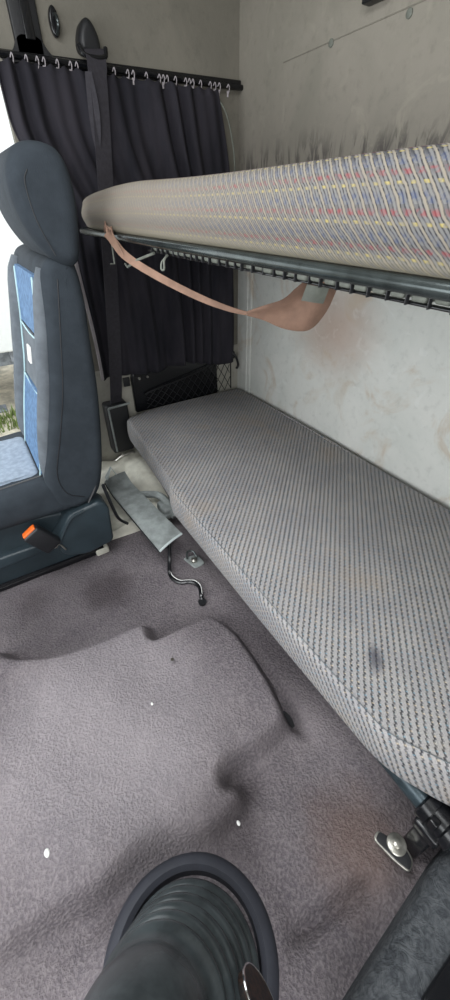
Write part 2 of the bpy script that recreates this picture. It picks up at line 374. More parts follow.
# side wall with the open doorway
bm = B(); box(bm, .31, XW, YW, YW + .03, .52, ZC); box(bm, -1.25, .31, YW, YW + .03, 1.50, ZC); box(bm, -1.25, -.95, YW, YW + .03, 0, 1.50)
struct('wall_side', bm, WALL_SIDE)
bm = B(); box(bm, .31, XW, YW, YW + .03, -.04, .52); struct('wall_side_lower', bm, WALL_BEIGE)
bm = B(); 
v = [bm.verts.new(p) for p in ((-1.25, -.75, ZC), (XW, -.75, ZC), (XW, YW, ZC), (-1.25, YW, ZC))]
box(bm, -1.27, -.52, -.77, YW + .03, ZC, ZC + .03); box(bm, .22, XW + .03, -.77, YW + .03, ZC, ZC + .03); box(bm, -.52, .22, -.77, .13, ZC, ZC + .03); box(bm, -.52, .22, .77, YW + .03, ZC, ZC + .03)
for q in v: bm.verts.remove(q)
struct('ceiling', bm, CEIL)
bm = B(); box(bm, -1.38, -1.35, -.77, YW + .03, 0, .62); box(bm, -1.38, -1.35, -.77, YW + .03, 1.45, ZC); box(bm, -1.38, -1.35, -.77, -.6, .62, 1.45); box(bm, -1.38, -1.35, 1.62, YW + .03, .62, 1.45)
struct('wall_front', bm, CEIL)
bm = B(); box(bm, -1.38, -.95, -.80, -.77, 0, ZC); box(bm, .05, XW + .03, -.80, -.77, 0, ZC); box(bm, -.95, .05, -.80, -.77, 0, .65); box(bm, -.95, .05, -.80, -.77, 1.45, ZC)
struct('wall_near', bm, CEIL)
# door sill, doorway frame bar, black pillar strip, corner strips
bm = B(); box(bm, -.95, .31, YW - .02, YW + .10, -.05, .05, .01); struct('door_1_sill', bm, BLACK, True)
bm = B(); tube(bm, [(.20, YW - .006, 1.50), (.33, YW - .006, 1.40), (.37, YW - .006, 1.25)], .022, 8); struct('door_1_frame', bm, WALL_BEIGE, True)
bm = B(); box(bm, .372, .448, YW - .016, YW + .002, 1.44, 2.0, .004); slab(bm, densify([(.33, 1.430, .004), (.362, 1.446, .02), (.380, 1.48, .03), (.440, 1.48, .03), (.462, 1.446, .02), (.50, 1.430, .004)], .02, .01), YW - .016, YW + .002, .001, .001, XZ)
struct('trim_2', bm, BLACK, True)
bm = B(); box(bm, .402, .428, YW - .021, YW - .014, 1.47, 1.98, .002); struct('trim_3', bm, BLACKG, True)
bm = B(); box(bm, XW - .008, XW, 1.615, 1.725, .30, 1.0, .003); box(bm, XW - .012, XW, 1.640, 1.652, .30, 1.0, .002); struct('trim_4', bm, WALL_LOW, True)
# wall panel seam above the upper bunk
bm = B(); tube(bm, [(XW, 1.48, 1.449), (XW, 1.0, 1.459)], .0016, 6)
tube(bm, [(XW, 1.0, 1.459), (XW, .5, 1.472)], .0016, 6); struct('trim_5', bm, WALL_SIDE, True)

# ------------------------------------------------------------------ outside, through the open door
bm = B()
g = bmesh.ops.create_grid(bm, x_segments=40, y_segments=40, size=9)
for q in g['verts']: q.co = Vector((q.co.x, q.co.y + 10, -1.25 + .04 * math.sin(q.co.x * 3) * math.sin(q.co.y * 2.3)))
struct('ground', bm, GRAVEL, True)
tr = thing('trailer', 'white trailer side parked outside beyond the open door', 'trailer', (-1.0, 6.3, -1.25))
bm = B(); box(bm, -6, 4.5, 6.0, 8.2, -.45, 3.4, .03); link('trailer_body', bm, TRAIL, tr)
bm = B(); box(bm, -6, 4.5, 6.25, 6.4, -.68, -.45, .01); box(bm, -6, 4.5, 7.7, 7.85, -.68, -.45, .01)
for xx in (-.9, .0, .35): box(bm, xx, xx + .07, 6.1, 8.0, -.60, -.45)
link('chassis', bm, UNDER, tr)
for xx in (-.62, -3.0):
    w = link('wheel', tube(B(), [(xx, 6.15, -.77), (xx, 6.45, -.77)], .48, 36), BLACK, tr)
    link('hub', tube(B(), [(xx, 6.12, -.77), (xx, 6.15, -.77)], .2, 24), STEEL, w)
bm = B(); box(bm, -.06, .0, 6.15, 6.25, -1.25, -.45, .01); box(bm, -.13, .10, 6.08, 6.32, -1.25, -1.22, .008); link('landing_leg', bm, UNDER, tr)
bm = B()
for i in range(900):
    x = random.uniform(-.9, 1.2); y = random.uniform(5.4, 5.95); h = random.uniform(.05, .2); a = random.uniform(0, PI); w = .012
    d = Vector((math.cos(a), math.sin(a), 0)) * w; b0 = Vector((x, y, -1.26)); t = b0 + Vector((random.uniform(-.05, .05), random.uniform(-.05, .05), h))
    bm.faces.new([bm.verts.new(b0 - d), bm.verts.new(b0 + d), bm.verts.new(t)])
tag(link('grass', bm, GRASSM, None, False), 'green grass growing on the ground under the white trailer outside', 'grass', kind='stuff')
st = thing('entry_step', 'dark entry step below the open doorway', 'step', (-.2, 1.98, -.45))
bm = B(); box(bm, -.7, .28, 1.86, 2.10, -.36, -.32, .01); link('tread', bm, BLACK, st)
for x in (-.7, .25): link('side_plate', box(B(), x, x + .03, 1.86, 2.10, -.6, .0), BLACK, st)

# ------------------------------------------------------------------ lower bunk
bm = B(); box(bm, .625, 1.128, -.60, 1.72, -.02, .204, .01)
bb = link('storage_locker', bm, CONS); tag(bb, 'dark box carrying the lower bunk mattress along the back wall', 'locker')
OL = densify([(.470, 1.655, .035), (.455, 1.40, .1), (.432, 1.10, .05), (.404, 1.045, .03), (.402, .50, .1), (.406, .125, .03), (.475, .005, .05), (.60, -.16, .08), (.75, -.30, .1), (.90, -.62, .06), (1.112, -.62, .02), (1.112, 1.692, .03), (.60, 1.688, .05)], .03, .03)
bm = B(); slab(bm, OL, .205, .32, .022, .020, mid=3, bulge=.003, crown=.003)
for q in bm.verts:                                          # soft, slept-on surface
    q.co.z += .004 * math.sin(q.co.x * 8 + 2) * math.sin(q.co.y * 4.1) * (q.co.z > .29)
    if q.co.y < .14 and q.co.x < .95: q.co.y -= .036 * (.32 - q.co.z) / .115 * min(1, (.14 - q.co.y) / .05)
lm = thing('lower_mattress', 'grey ribbed mattress lying on the lower bunk along the back wall', 'mattress', (.78, .55, .2))
link('mattress_cover', bm, WEAVE, lm)
def inset(P, d):
    m = len(P); a2 = sum(P[i - 1].x * P[i].y - P[i].x * P[i - 1].y for i in range(m)); s = 1 if a2 > 0 else -1; o = []
    for i in range(m):
        t = (P[(i + 1) % m] - P[i - 1]).normalized(); o.append(P[i] - Vector((t.y, -t.x)) * d * s)
    return o
IP = inset(OL, .007)
i_ = [k_ for k_, p in enumerate(IP) if p.x < .46 and p.y < 1.04][0]
IP = IP[i_:] + IP[:i_]; seam = []
for p in IP:
    if p.y > 1.045 or p.x > .85: break
    seam.append((p.x, p.y, .318))
bm = B(); tube(bm, seam, .0009, 6); link('piping', bm, plain('blue_grey_piping', (96, 102, 106), .8), lm)
bm = B(); tube(bm, spline([(.440, 1.052, .316), (.437, 1.051, .31), (.425, 1.052, .27), (.418, 1.06, .22)], 4), .0016, 6); link('piping', bm, bpy.data.materials['blue_grey_piping'], lm)

# pivot tube with clamp and the two floor brackets
pt = thing('bunk_tube', 'blue grey steel tube under the near corner of the lower mattress', 'tube', (.44, .0, .17))
bm = B(); tube(bm, [(.460, .30, .172), (.460, .02, .164), (.460, -.20, .158)], .0240, 24); link('tube', bm, TUBEM, pt)
bm = B()
for y0, y1, r in ((.028, .004, .034), (-.020, -.042, .035)):
    tube(bm, [(.460, y0, .166), (.460, y0 - .003, .166), (.460, y1 + .003, .165), (.460, y1, .165)], [r * .82, r, r, r * .82], 24)
tube(bm, [(.460, .006, .164), (.460, -.022, .164)], .031, 24)
box(bm, .420, .458, -.030, .020, .130, .158, .006); box(bm, .428, .444, -.012, .004, .120, .192, .003)
cl = link('clamp', bm, BLACKG, pt)
bm = B(); box(bm, .420, .458, -.022, .014, .03, .14, .004); link('clamp_foot', bm, BLACKG, pt)
br = thing('keyhole_bracket', 'black edged steel bracket with round bolt on carpet below the tube clamp', 'bracket', (.40, .012, .02))
PL = densify([(.366, .044), (.386, .050), (.398, .022), (.415, .012), (.408, -.022), (.386, -.030), (.376, -.004)], .02, .009)
bm = B(); slab(bm, PL, .052, .059, .002, .002); link('bracket_plate', bm, STEEL, br)
PL2 = densify([(.369, .041), (.386, .046), (.400, .018), (.411, .008), (.404, -.020), (.388, -.027), (.379, -.003)], .02, .007)
bm = B(); slab(bm, PL2, .0585, .062, .001, .001); link('rubber_pad', bm, BLACK, br)
bm = B(); tube(bm, [(.395, .012, .02), (.395, .012, .062)], .005, 14); link('bolt_shank', bm, STEEL, br)
bm = B(); tube(bm, [(.398, .013, .061), (.398, .013, .065), (.398, .013, .0665)], [.019, .019, .0165], 24)
tube(bm, [(.398, .013, .066), (.398, .013, .072), (.398, .013, .0735)], [.009, .009, .006], 6); bo = link('bolt', bm, STEEL, br)

fb = thing('floor_bracket', 'dirty steel floor fitting with bolt beside the black cable', 'bracket', (.445, .975, .0))
bm = B(); slab(bm, densify([(.415, 1.01), (.47, 1.0), (.475, .945), (.43, .94)], .02, .01), .0, .010, .002, .003); link('bracket_plate', bm, PLATE, fb)
bm = B(); tube(bm, [(.443, .972, .008), (.443, .972, .020), (.443, .972, .024)], [.013, .013, .008], 6); link('bolt', bm, STEEL, fb)
bm = B(); tube(bm, spline([(.425, .995, .01), (.435, 1.01, .03), (.455, 1.005, .03), (.462, .985, .012)], 5), .004, 8); link('loop', bm, RAILM, fb)

# ------------------------------------------------------------------ clutter by the seat foot
ps = thing('plastic_step', 'pale dusty moulded floor ledge between the seat and the far end of the bunk', 'floor ledge', (.42, 1.5, 0))
bm = B(); n1 = 40
gg = [[None] * n1 for _ in range(n1)]
for i in range(n1):
    for j in range(n1):
        x = .215 + .40 * i / (n1 - 1); y = 1.26 + .47 * j / (n1 - 1)
        z = .045 + .045 * float(sm(np.array((y - 1.38) / .1))) + .012 * math.sin(x * 31 + 2 * math.sin(y * 17)) * math.sin(y * 23) + .02 * float(sm(np.array((x - .42) / .03)))
        if i in (0, n1 - 1) or j == 0: z = -.005
        gg[i][j] = bm.verts.new((x, y, z))
for i in range(n1 - 1):
    for j in range(n1 - 1): bm.faces.new((gg[i][j], gg[i + 1][j], gg[i + 1][j + 1], gg[i][j + 1]))
link('ledge_top', bm, DUST, ps)
bm = B()
for pts, r in (([(.40, 1.36, .10), (.45, 1.30, .115), (.47, 1.24, .10), (.47, 1.18, .07)], .016), ([(.36, 1.34, .09), (.40, 1.22, .075), (.46, 1.20, .07)], .010)):
    tube(bm, spline(pts, 5), r, 8)
box(bm, .43, .50, 1.20, 1.28, .055, .105, .015); link('cast_bracket', bm, PLATE, ps)

lp = thing('loose_trim_plate', 'grey plastic trim plate lying loose between seat and lower bunk', 'plate', (.35, 1.2, .05))
bm = B(); n1, n2 = 22, 10; cor = [Vector((.278, 1.440, .14)), Vector((.372, 1.452, .15)), Vector((.424, 1.020, .125)), Vector((.320, .985, .118))]
def pl_pt(s, t, dz=0):
    a = cor[0].lerp(cor[1], t); b = cor[3].lerp(cor[2], t); p = a.lerp(b, s)
    p.z += .028 * max(0, 1 - s / .16) ** 1.5 + .005 * math.sin(PI * t) + dz
    return p
top = [[bm.verts.new(pl_pt(i / n1, j / n2)) for j in range(n2 + 1)] for i in range(n1 + 1)]
bot = [[bm.verts.new(pl_pt(i / n1, j / n2, -.007)) for j in range(n2 + 1)] for i in range(n1 + 1)]
for i in range(n1):
    for j in range(n2):
        bm.faces.new((top[i][j], top[i][j + 1], top[i + 1][j + 1], top[i + 1][j])); bm.faces.new((bot[i][j], bot[i + 1][j], bot[i + 1][j + 1], bot[i][j + 1]))
for i in range(n1):
    bm.faces.new((top[i][0], top[i + 1][0], bot[i + 1][0], bot[i][0])); bm.faces.new((top[i][n2], bot[i][n2], bot[i + 1][n2], top[i + 1][n2]))
for j in range(n2):
    bm.faces.new((top[0][j], bot[0][j], bot[0][j + 1], top[0][j + 1])); bm.faces.new((top[n1][j], top[n1][j + 1], bot[n1][j + 1], bot[n1][j]))
link('plate', bm, PLATE, lp)
bm = B(); tube(bm, [pl_pt(1, t / 8, -.003) for t in range(9)], .0045, 6); link('end_lip', bm, PLATEE, lp)['label'] = 'pale bare edge of the plate'
bm = B(); tube(bm, [pl_pt(t / 12, 0, -.008) for t in range(13)], .0035, 6); link('side_lip', bm, BLACK, lp)
bm = B(); ribbon(bm, [(.288, 1.45, .165), (.318, 1.455, .215), (.345, 1.45, .150)], [.03, .012, .02], [(0, 1, .2), (0, 1, 0), (0, 1, -.2)], .002); link('torn_tab', bm, PLATEE, lp)
bm = B(); box(bm, .375, .395, 1.10, 1.40, -.01, .118, .004); link('support_rib', bm, BLACK, lp)

cb = thing('floor_cable', 'black and white cable running from the loose plate into a carpet hole', 'cable', (.36, .9, 0))
path = spline([(.372, 1.02, .098), (.352, .985, .06), (.338, .965, .016), (.336, .935, .012), (.350, .905, .012), (.372, .893, .012), (.392, .875, .014), (.398, .845, .014), (.386, .812, .012), (.380, .795, -.01)], 6)
bm = B(); tube(bm, path, .0075, 8); link('black_sheath', bm, BLACKG, cb)
bm = B(); tube(bm, [p + Vector((.005, .002, .006)) for p in path], .0016, 6); link('pale_wire', bm, WHITE, cb)
bm = B(); tube(bm, [(.379, .792, -.005), (.379, .792, .0075)], [.013, .014], 16); tag(link('carpet_grommet', bm, BLACK), 'small black hole edging in the carpet where the cable ends', 'grommet')

bm = B(); tube(bm, [(.187, .612, .060), (.187, .612, .073)], .0052, 12)
tag(link('carpet_stud', bm, CHROME), 'tiny shiny metal stud in the raised carpet', 'stud')
def crumb(x, y, z, r, lab):
    bm = B(); bmesh.ops.create_icosphere(bm, subdivisions=2, radius=r)
    for q in bm.verts: q.co = Vector((q.co.x * 1.0, q.co.y * 1.5, q.co.z * .35)) + Vector((x, y, z)) + Vector((random.uniform(-.1, .1) * r, random.uniform(-.1, .1) * r, 0))
    tag(link('crumb', bm, WHITE), lab, 'crumb')
crumb(-.205, .368, .067, .0055, 'white crumb on the raised carpet at the left edge of the photo')
crumb(.150, .214, .035, .0035, 'tiny white crumb on the carpet above the gear stick boot')
crumb(.09, .53, .068, .003, 'tiny white crumb in the middle of the raised carpet')

# ------------------------------------------------------------------ driver's seat
se = thing('driver_seat', 'charcoal and blue fabric driver seat standing before the open door', 'seat', (0, 1.4, 0))
# side profile of the backrest in x,z; w runs across the seat (y)
prof = outline([(.060, .300), (.050, .40), (.088, .53), (.132, .67), (.165, .82), (.190, .955), (.225, .995), (.275, .985), (.286, .90), (.280, .80), (.272, .66), (.252, .50), (.226, .37), (.190, .295), (.120, .270)], 6)
bm = B(); slab(bm, prof, 1.165, 1.635, .028, .030, XZ, cap='strip'); back = link('backrest', bm, SEATF, se)
# grey bolster faces and blue centre panels follow the front curve
fc = [(.052, .40), (.088, .53), (.132, .67), (.163, .82), (.186, .955)]
def fx(z):
    for (x0, z0), (x1, z1) in zip(fc, fc[1:]):
        if z <= z1 or (x1, z1) == fc[-1]: return x0 + (x1 - x0) * (z - z0) / (z1 - z0)
def strip(y0, y1, z0, z1, th, mat, name, parent, lab=None, n=14, bow=0):
    bm = B(); F = []; K = []
    for i in range(n + 1):
        z = z0 + (z1 - z0) * i / n; x = fx(z)
        F.append([bm.verts.new((x - th, y0, z)), bm.verts.new((x - th, y1, z))]); K.append([bm.verts.new((x + .02, y0 - .002, z)), bm.verts.new((x + .02, y1 + .002, z))])
    for i in range(n):
        bm.faces.new((F[i][0], F[i][1], F[i + 1][1], F[i + 1][0])); bm.faces.new((K[i][0], K[i + 1][0], K[i + 1][1], K[i][1]))
        for s in (0, 1): bm.faces.new((F[i][s], F[i + 1][s], K[i + 1][s], K[i][s]))
    for i in (0, n): bm.faces.new((F[i][0], F[i][1], K[i][1], K[i][0]))
    o = link(name, bm, mat, parent)
    if lab: o['label'] = lab
    return o
for y0, rb in ((1.203, .023), (1.550, .034)):
    bm = B(); zz = [float(q) for q in np.linspace(.40, .972, 18)]; tube(bm, [(fx(z) + .012 - .014 * math.sin(PI * (z - .38) / .58), y0, z) for z in zz], [rb * min(1, .45 + 3 * min((z - .39), (.985 - z)) / .3) for z in zz], 16); link('bolster', bm, SEATG, se)
strip(1.232, 1.515, .805, .955, .006, BLUEF, 'blue_panel', se, 'blue centre fabric panel high on the backrest')
strip(1.232, 1.515, .645, .795, .005, SEATG, 'grey_panel', se); strip(1.232, 1.515, .40, .635, .006, BLUEF, 'blue_panel', se, 'blue centre fabric panel low on the backrest')
strip(1.380, 1.430, .700, .748, .009, WHITE, 'label_tag', se, 'small white tag on the grey panel')
bm = B()
for y in (1.234, 1.513): tube(bm, [(fx(z) - .007, y, float(z)) for z in np.linspace(.39, .95, 14)], .0028, 6)
for z in (.640, .800): tube(bm, [(fx(z) - .007, y, z - .012 * math.sin(PI * (y - 1.235) / .28)) for y in [float(q) for q in np.linspace(1.235, 1.515, 8)]], .0028, 6)
link('piping', bm, PIPE, se)
bm = B(); tube(bm, [(p.x, 1.1645, p.z) for p in spline([(.226, 0, .95), (.200, 0, .82), (.168, 0, .67), (.124, 0, .53), (.088, 0, .42), (.10, 0, .345), (.15, 0, .31)], 5)], .0014, 6); link('seam', bm, BLACK, back)
# headrest
hp_ = outline([(.205, 1.015), (.175, 1.08), (.172, 1.15), (.198, 1.195), (.245, 1.207), (.292, 1.190), (.310, 1.130), (.304, 1.050), (.288, .985), (.250, .975)], 6)
bm = B(); slab(bm, hp_, 1.150, 1.470, .030, .034, XZ, cap='strip'); hr = link('headrest', bm, SEATF, se)
bm = B()
sp = [(.232, 1.0), (.208, 1.07), (.203, 1.135), (.214, 1.158)]
tube(bm, [(p.x, 1.1495, p.z) for p in spline([(a, 0, b) for a, b in sp], 5)], .0011, 6); link('seam', bm, BLACK, hr)
bm = B(); tube(bm, [(.24, 1.28, .95), (.24, 1.28, 1.05)], .008, 10); tube(bm, [(.24, 1.45, .95), (.24, 1.45, 1.05)], .008, 10); bm.free()
for y in (1.24, 1.38): link('post', tube(B(), [(.24, y, .95), (.24, y, 1.05)], .008, 10), STEEL, hr)
# cushion: charcoal sides, pale top
cu = densify([(-.48, .27, .03), (-.50, .385, .04), (-.42, .405, .04), (-.10, .385, .1), (.06, .395, .03), (.12, .34, .03), (.12, .26, .03)], .04, .03)
bm = B(); slab(bm, cu, 1.170, 1.640, .04, .04, XZ); link('seat_cushion', bm, SEATF, se)
bm = B()
PT = densify([(-.46, 1.245), (.045, 1.245), (.045, 1.565), (-.46, 1.565)], .05, .03); slab(bm, PT, .36, .401, .003, .012)
for q in bm.verts: q.co.z += (-.012 if -.3 < q.co.x < .0 else -.004)
link('cushion_panel', bm, PALEBLUE, se)['label'] = 'pale blue grey centre of the seat cushion'
bm = B(); tube(bm, [(-.47, 1.232, .397), (-.25, 1.232, .392), (-.08, 1.232, .387), (.045, 1.232, .394)], .0035, 6); link('piping', bm, BLACK, se)
# plinth and recliner cover
bm = B(); slab(bm, densify([(-.50, .02), (.175, .02), (.185, .10), (.10, .24), (-.06, .262), (-.50, .30)], .05, .02), 1.215, 1.60, .012, .012, XZ); link('seat_plinth', bm, TEAL, se)
bm = B(); slab(bm, densify([(-.50, .10), (.02, .13), (.06, .165), (-.50, .165)], .05, .01), 1.185, 1.225, .008, .008, XZ); link('side_skirt', bm, TEAL, se)
bm = B(); slab(bm, densify([(.012, .165, .012), (.085, .265, .02), (.195, .282, .03), (.218, .245, .03), (.208, .09, .02), (.10, .072, .03), (.030, .105, .02)], .03, .02), 1.152, 1.225, .012, .005, XZ); rc = link('recliner_cover', bm, TEAL, se)
bm = B(); tube(bm, spline([(.018, 1.150, .150), (.05, 1.150, .208), (.088, 1.150, .256), (.13, 1.150, .268)], 5), .005, 6); link('cover_rim', bm, TEAL, rc)
bm = B(); tube(bm, [(-.50, 1.212, .028), (.172, 1.212, .028)], .008, 8); box(bm, -.50, .178, 1.212, 1.24, .0, .018, .003); link('floor_rail', bm, BLACKG, se)
bm = B(); box(bm, .14, .19, 1.20, 1.25, 0, .03, .006); link('rail_end', bm, DUST, se)
bm = B(); tube(bm, spline([(.155, 1.155, .29), (.195, 1.17, .34), (.225, 1.18, .42)], 5), .004, 6); tube(bm, spline([(.218, 1.17, .33), (.235, 1.19, .22), (.255, 1.22, .13), (.285, 1.22, .09)], 5), .006, 8); link('wiring', bm, BLACK, se)
# seat belt buckle
Mb = Matrix.Translation((-.020, 1.150, .215)) @ Matrix.Rotation(math.radians(-32), 4, 'Y')
bm = B(); box(bm, -.031, .031, -.018, .018, -.055, .050, .008, Mb); bk = link('buckle', bm, BLACK, se)
bm = B(); box(bm, -.024, .024, -.012, .012, .044, .055, .003, Mb); link('release_button', bm, ORANGE, bk)['label'] = 'orange release button'
bm = B(); tube(bm, spline([(-.02, 1.158, .165), (.01, 1.15, .158), (.025, 1.148, .168), (.04, 1.148, .135)], 5), .003, 6); link('wire', bm, STEEL, bk)

# ------------------------------------------------------------------ curtain with its rail
bm = B(); tube(bm, [(.25, 1.716, 1.436), (1.13, 1.716, 1.426)], .008, 8); box(bm, .25, 1.13, 1.722, 1.737, 1.420, 1.446, .003)
tag(link('curtain_rail', bm, BLACKG), 'thin black curtain rail along the side wall', 'curtain rail')
ct = thing('curtain', 'dark pleated curtain hanging in front of the side wall window', 'curtain', (.76, 1.70, .5))
def cx0(t): return .298 + .118 * float(sm(np.array((t - .12) / .32))) + .004 * math.sin(t * 9)      # t 0 top .. 1 bottom
def cx1(t): return 1.015 + .060 * math.sin(min(1, t / .5) * PI / 2) + .004 * math.sin(9 * t)
nu, nt = 240, 46
def cpt(a, t):
    x = cx0(t) + (cx1(t) - cx0(t)) * a; ph = 19 * a + 1.3 * math.sin(6 * a + 1.2 * t) + .4 * math.sin(17 * a + t)
    amp = .012 + .008 * math.sin(9 * a + 2 + t)
    y = 1.690 + amp * math.sin(ph * 2 * PI * .52) * (.75 + .3 * t) + .004 * math.sin(a * 90 + t * 3)
    zb = .487 + .010 * math.sin(a * 11 + 1) - .018 * a + .012 * math.sin(a * 4.2)
    z0 = 1.424 - .012 * a - .008 * abs(math.sin(a * 60)); z = z0 + (zb - z0) * t
    return Vector((x, y, z))
bm = B(); G = [[bm.verts.new(cpt(i / nu, j / nt)) for j in range(nt + 1)] for i in range(nu + 1)]
for i in range(nu):
    for j in range(nt): bm.faces.new((G[i][j], G[i + 1][j], G[i + 1][j + 1], G[i][j + 1]))
cloth = link('curtain_cloth', bm, CURT, ct); sol = cloth.modifiers.new('thickness', 'SOLIDIFY'); sol.thickness = .003; sol.offset = 0
bm = B(); ribbon(bm, [cpt(0, t) + Vector((-.006, -.004, 0)) for t in np.linspace(.40, .995, 16)], [.013] * 16, [(1, .3, 0)] * 16, .001); link('lining_edge', bm, CURTL, ct)['label'] = 'pale lining showing along the left edge'
bm = B(); tube(bm, spline([(1.006, 1.70, 1.398), (1.045, 1.69, 1.35), (1.075, 1.69, 1.26), (1.085, 1.69, 1.16)], 6), .0028, 6); link('side_cord', bm, SLATM, ct)
# little hooks, one beside the other along the rail
bm = B(); tube(bm, spline([(0, 0, .022), (.006, -.006, .034), (.008, -.012, .020), (.002, -.012, .0), (-.003, -.006, .006)], 4), .0022, 6)
box(bm, -.004, .004, -.012, -.006, -.012, .010, .001)
for q in bm.verts: q.co = q.co * .72 + Vector((.345, 1.708, 1.412))
hk = link('curtain_hook', bm, CURTL, ct)
a = .0
xs_ = []
x = .345
while x < 1.04:
    x += random.choice([.014, .018, .03, .038, .045]); xs_.append(x)
for x in xs_:
    if .53 < x < .60: continue
    c = hk.copy(); c.parent = ct; C.objects.link(c); c.location = (x - .345, random.uniform(-.001, .001), -(x - .345) * .012); c.rotation_euler = (0, 0, 0)

# wall hook and the seat belt
hkT = thing('coat_hook', 'small oval black hook on the wall above the curtain rail', 'hook', (.492, 1.73, 1.49))
bm = B(); slab(bm, outline([(.492 + .014 * math.cos(a), 1.514 + .031 * math.sin(a)) for a in np.linspace(0, 2 * PI, 12, endpoint=False)], 3), 1.722, 1.737, .005, .001, XZ); link('hook_plate', bm, BLACKG, hkT)
bm = B(); tube(bm, spline([(.493, 1.722, 1.528), (.494, 1.705, 1.52), (.494, 1.704, 1.50), (.492, 1.72, 1.488)], 5), .0045, 8); link('hook_arm', bm, RAILM, hkT)

sb = thing('seat_belt', 'dark seat belt hanging from its wall guide in front of the curtain', 'seat belt', (.5, 1.69, .16))
bm = B(); slab(bm, outline([(.550, 1.458), (.547, 1.485), (.560, 1.515), (.578, 1.527), (.596, 1.515), (.609, 1.485), (.606, 1.458), (.58, 1.452)], 6), 1.690, 1.738, .016, .002, XZ); gd = link('belt_guide_cover', bm, BLACK, sb)
bm = B(); tube(bm, spline([(.540, 1.688, 1.468), (.548, 1.678, 1.448), (.58, 1.674, 1.442), (.612, 1.678, 1.448), (.620, 1.688, 1.468)], 5), .0065, 8); link('guide_loop', bm, BLACKG, gd)
bp = [(.582, 1.684, 1.462), (.580, 1.668, 1.43), (.567, 1.658, 1.32), (.548, 1.656, 1.16), (.515, 1.655, .90), (.478, 1.656, .60), (.462, 1.672, .46), (.452, 1.695, .36)]
bm = B(); pp_ = spline(bp, 6); ribbon(bm, pp_, [.062] * 8 + [.056] * (len(pp_) - 8), [(1, .12, .12)] * len(pp_), .0012); link('webbing', bm, WEB, sb)
bm = B(); pp_ = spline([(.548, 1.662, 1.41), (.545, 1.655, 1.32), (.54, 1.66, 1.23)], 6); ribbon(bm, pp_, [.02, .024, .027, .03, .032, .034, .035, .034, .032, .03, .026, .02, .012], [(.8, -.6, 0)] * len(pp_), .0012); link('webbing_fold', bm, WEB, sb)
bm = B(); box(bm, .398, .500, 1.668, 1.736, .145, .385, .012); rt = link('retractor_cover', bm, BLACK, sb)
bm = B(); tube(bm, [(.408, 1.662, .376), (.507, 1.662, .380)], .005, 6); tube(bm, [(.408, 1.662, .376), (.410, 1.662, .16)], .004, 6); link('cover_edge', bm, PLATE, rt)
bm = B(); box(bm, .515, .545, 1.727, 1.737, .43, .47, .002); tag(link('wall_socket', bm, BLACK), 'small black square socket beside the belt retractor', 'socket')
bm = B(); tube(bm, spline([(.395, 1.66, .115), (.43, 1.655, .135), (.475, 1.655, .140), (.49, 1.655, .135)], 5), .006, 8)
tag(link('metal_bar', bm, STEEL), 'bright bent metal bar at the foot of the belt retractor', 'bar')

# ------------------------------------------------------------------ black box behind the elastic net at the bunk's head
bx = thing('storage_box', 'black rounded box standing against the side wall behind the net', 'box', (.78, 1.72, .3))
bm = B(); slab(bm, densify([(.550, .30, .01), (.550, .495, .04), (.995, .500, .04), (1.0, .30, .01)], .05, .02), 1.716, 1.737, .008, .002, XZ); link('box_body', bm, BLACKG, bx)
for x in (.585, .625): link('rivet', tube(B(), [(x, 1.717, .461), (x, 1.709, .461)], .0055, 10), STEEL, bx)
bm = B()
def npt(a, b):
    x = .60 + .47 * a; zt = .385 + .10 * a ** .8 - .012 * math.sin(PI * a); y = 1.706 - .010 * math.sin(PI * a)
    return Vector((x, y, .315 + (zt - .315) * b))
for kk in range(-3, 15):
    for s in (1, -1):
        pts = []
        for j in range(9):
            b = j / 8; a_ = (kk + s * b * 2.4) / 12
            if 0 <= a_ <= 1: pts.append(npt(a_, b))
        if len(pts) > 1: tube(bm, pts, .0017, 5)
tube(bm, [npt(i / 16, 1) for i in range(17)], .0032, 6)
tube(bm, [npt(1, b / 5) for b in range(6)], .003, 6)
nt_ = link('elastic_net', bm, NETM); tag(nt_, 'black elastic diamond net stretched over the box at the bunk head', 'net')
bm = B(); box(bm, 1.062, 1.085, 1.688, 1.712, .470, .505, .004); tube(bm, spline([(1.07, 1.69, .50), (1.085, 1.68, .48), (1.098, 1.68, .44), (1.088, 1.68, .42)], 5), .006, 8); tube(bm, [(1.074, 1.70, .49), (1.074, 1.735, .50)], .008, 8)
tag(link('net_clip', bm, BLACK), 'black clip holding the corner of the net to the wall', 'clip')

# ------------------------------------------------------------------ upper bunk
ub = thing('upper_bunk_frame', 'dark steel frame of the upper bunk with pale slats', 'bunk frame', (.75, .5, 1.0))
bm = B(); tube(bm, [(.44, 1.60, 1.027), (.425, 1.585, 1.027), (.413, 1.55, 1.027), (.410, 1.48, 1.027), (.410, .5, 1.027), (.410, -.60, 1.027)], .0092, 18); rail = link('front_rail', bm, RAILM, ub)
bm = B(); tube(bm, [(.44, 1.60, 1.026), (1.11, 1.60, 1.026)], .0085, 12); link('end_rail', bm, RAILM, ub)
bm = B(); box(bm, 1.098, 1.130, -.60, 1.60, 1.005, 1.028, .003); link('wall_rail', bm, RAILM, ub)
bm = B(); box(bm, .430, .440, -.60, 1.06, 1.004, 1.007, .001); link('lower_edge_bar', bm, BLACKG, ub)
bm = B(); box(bm, .428, 1.10, 1.003, 1.0235, 1.008, 1.020, .004); slat = link('slat', bm, SLATM, ub)
bm = B(); box(bm, .424, .431, 1.0245, 1.0262, 1.004, 1.020, .001); hook0 = link('spring_hook', bm, BLACK, ub)
for i in range(1, 58):
    for src in (slat, hook0):
        c = src.copy(); c.parent = ub; C.objects.link(c); c.location = (random.uniform(-.003, .003), -.0275 * i, random.uniform(-.001, .001))
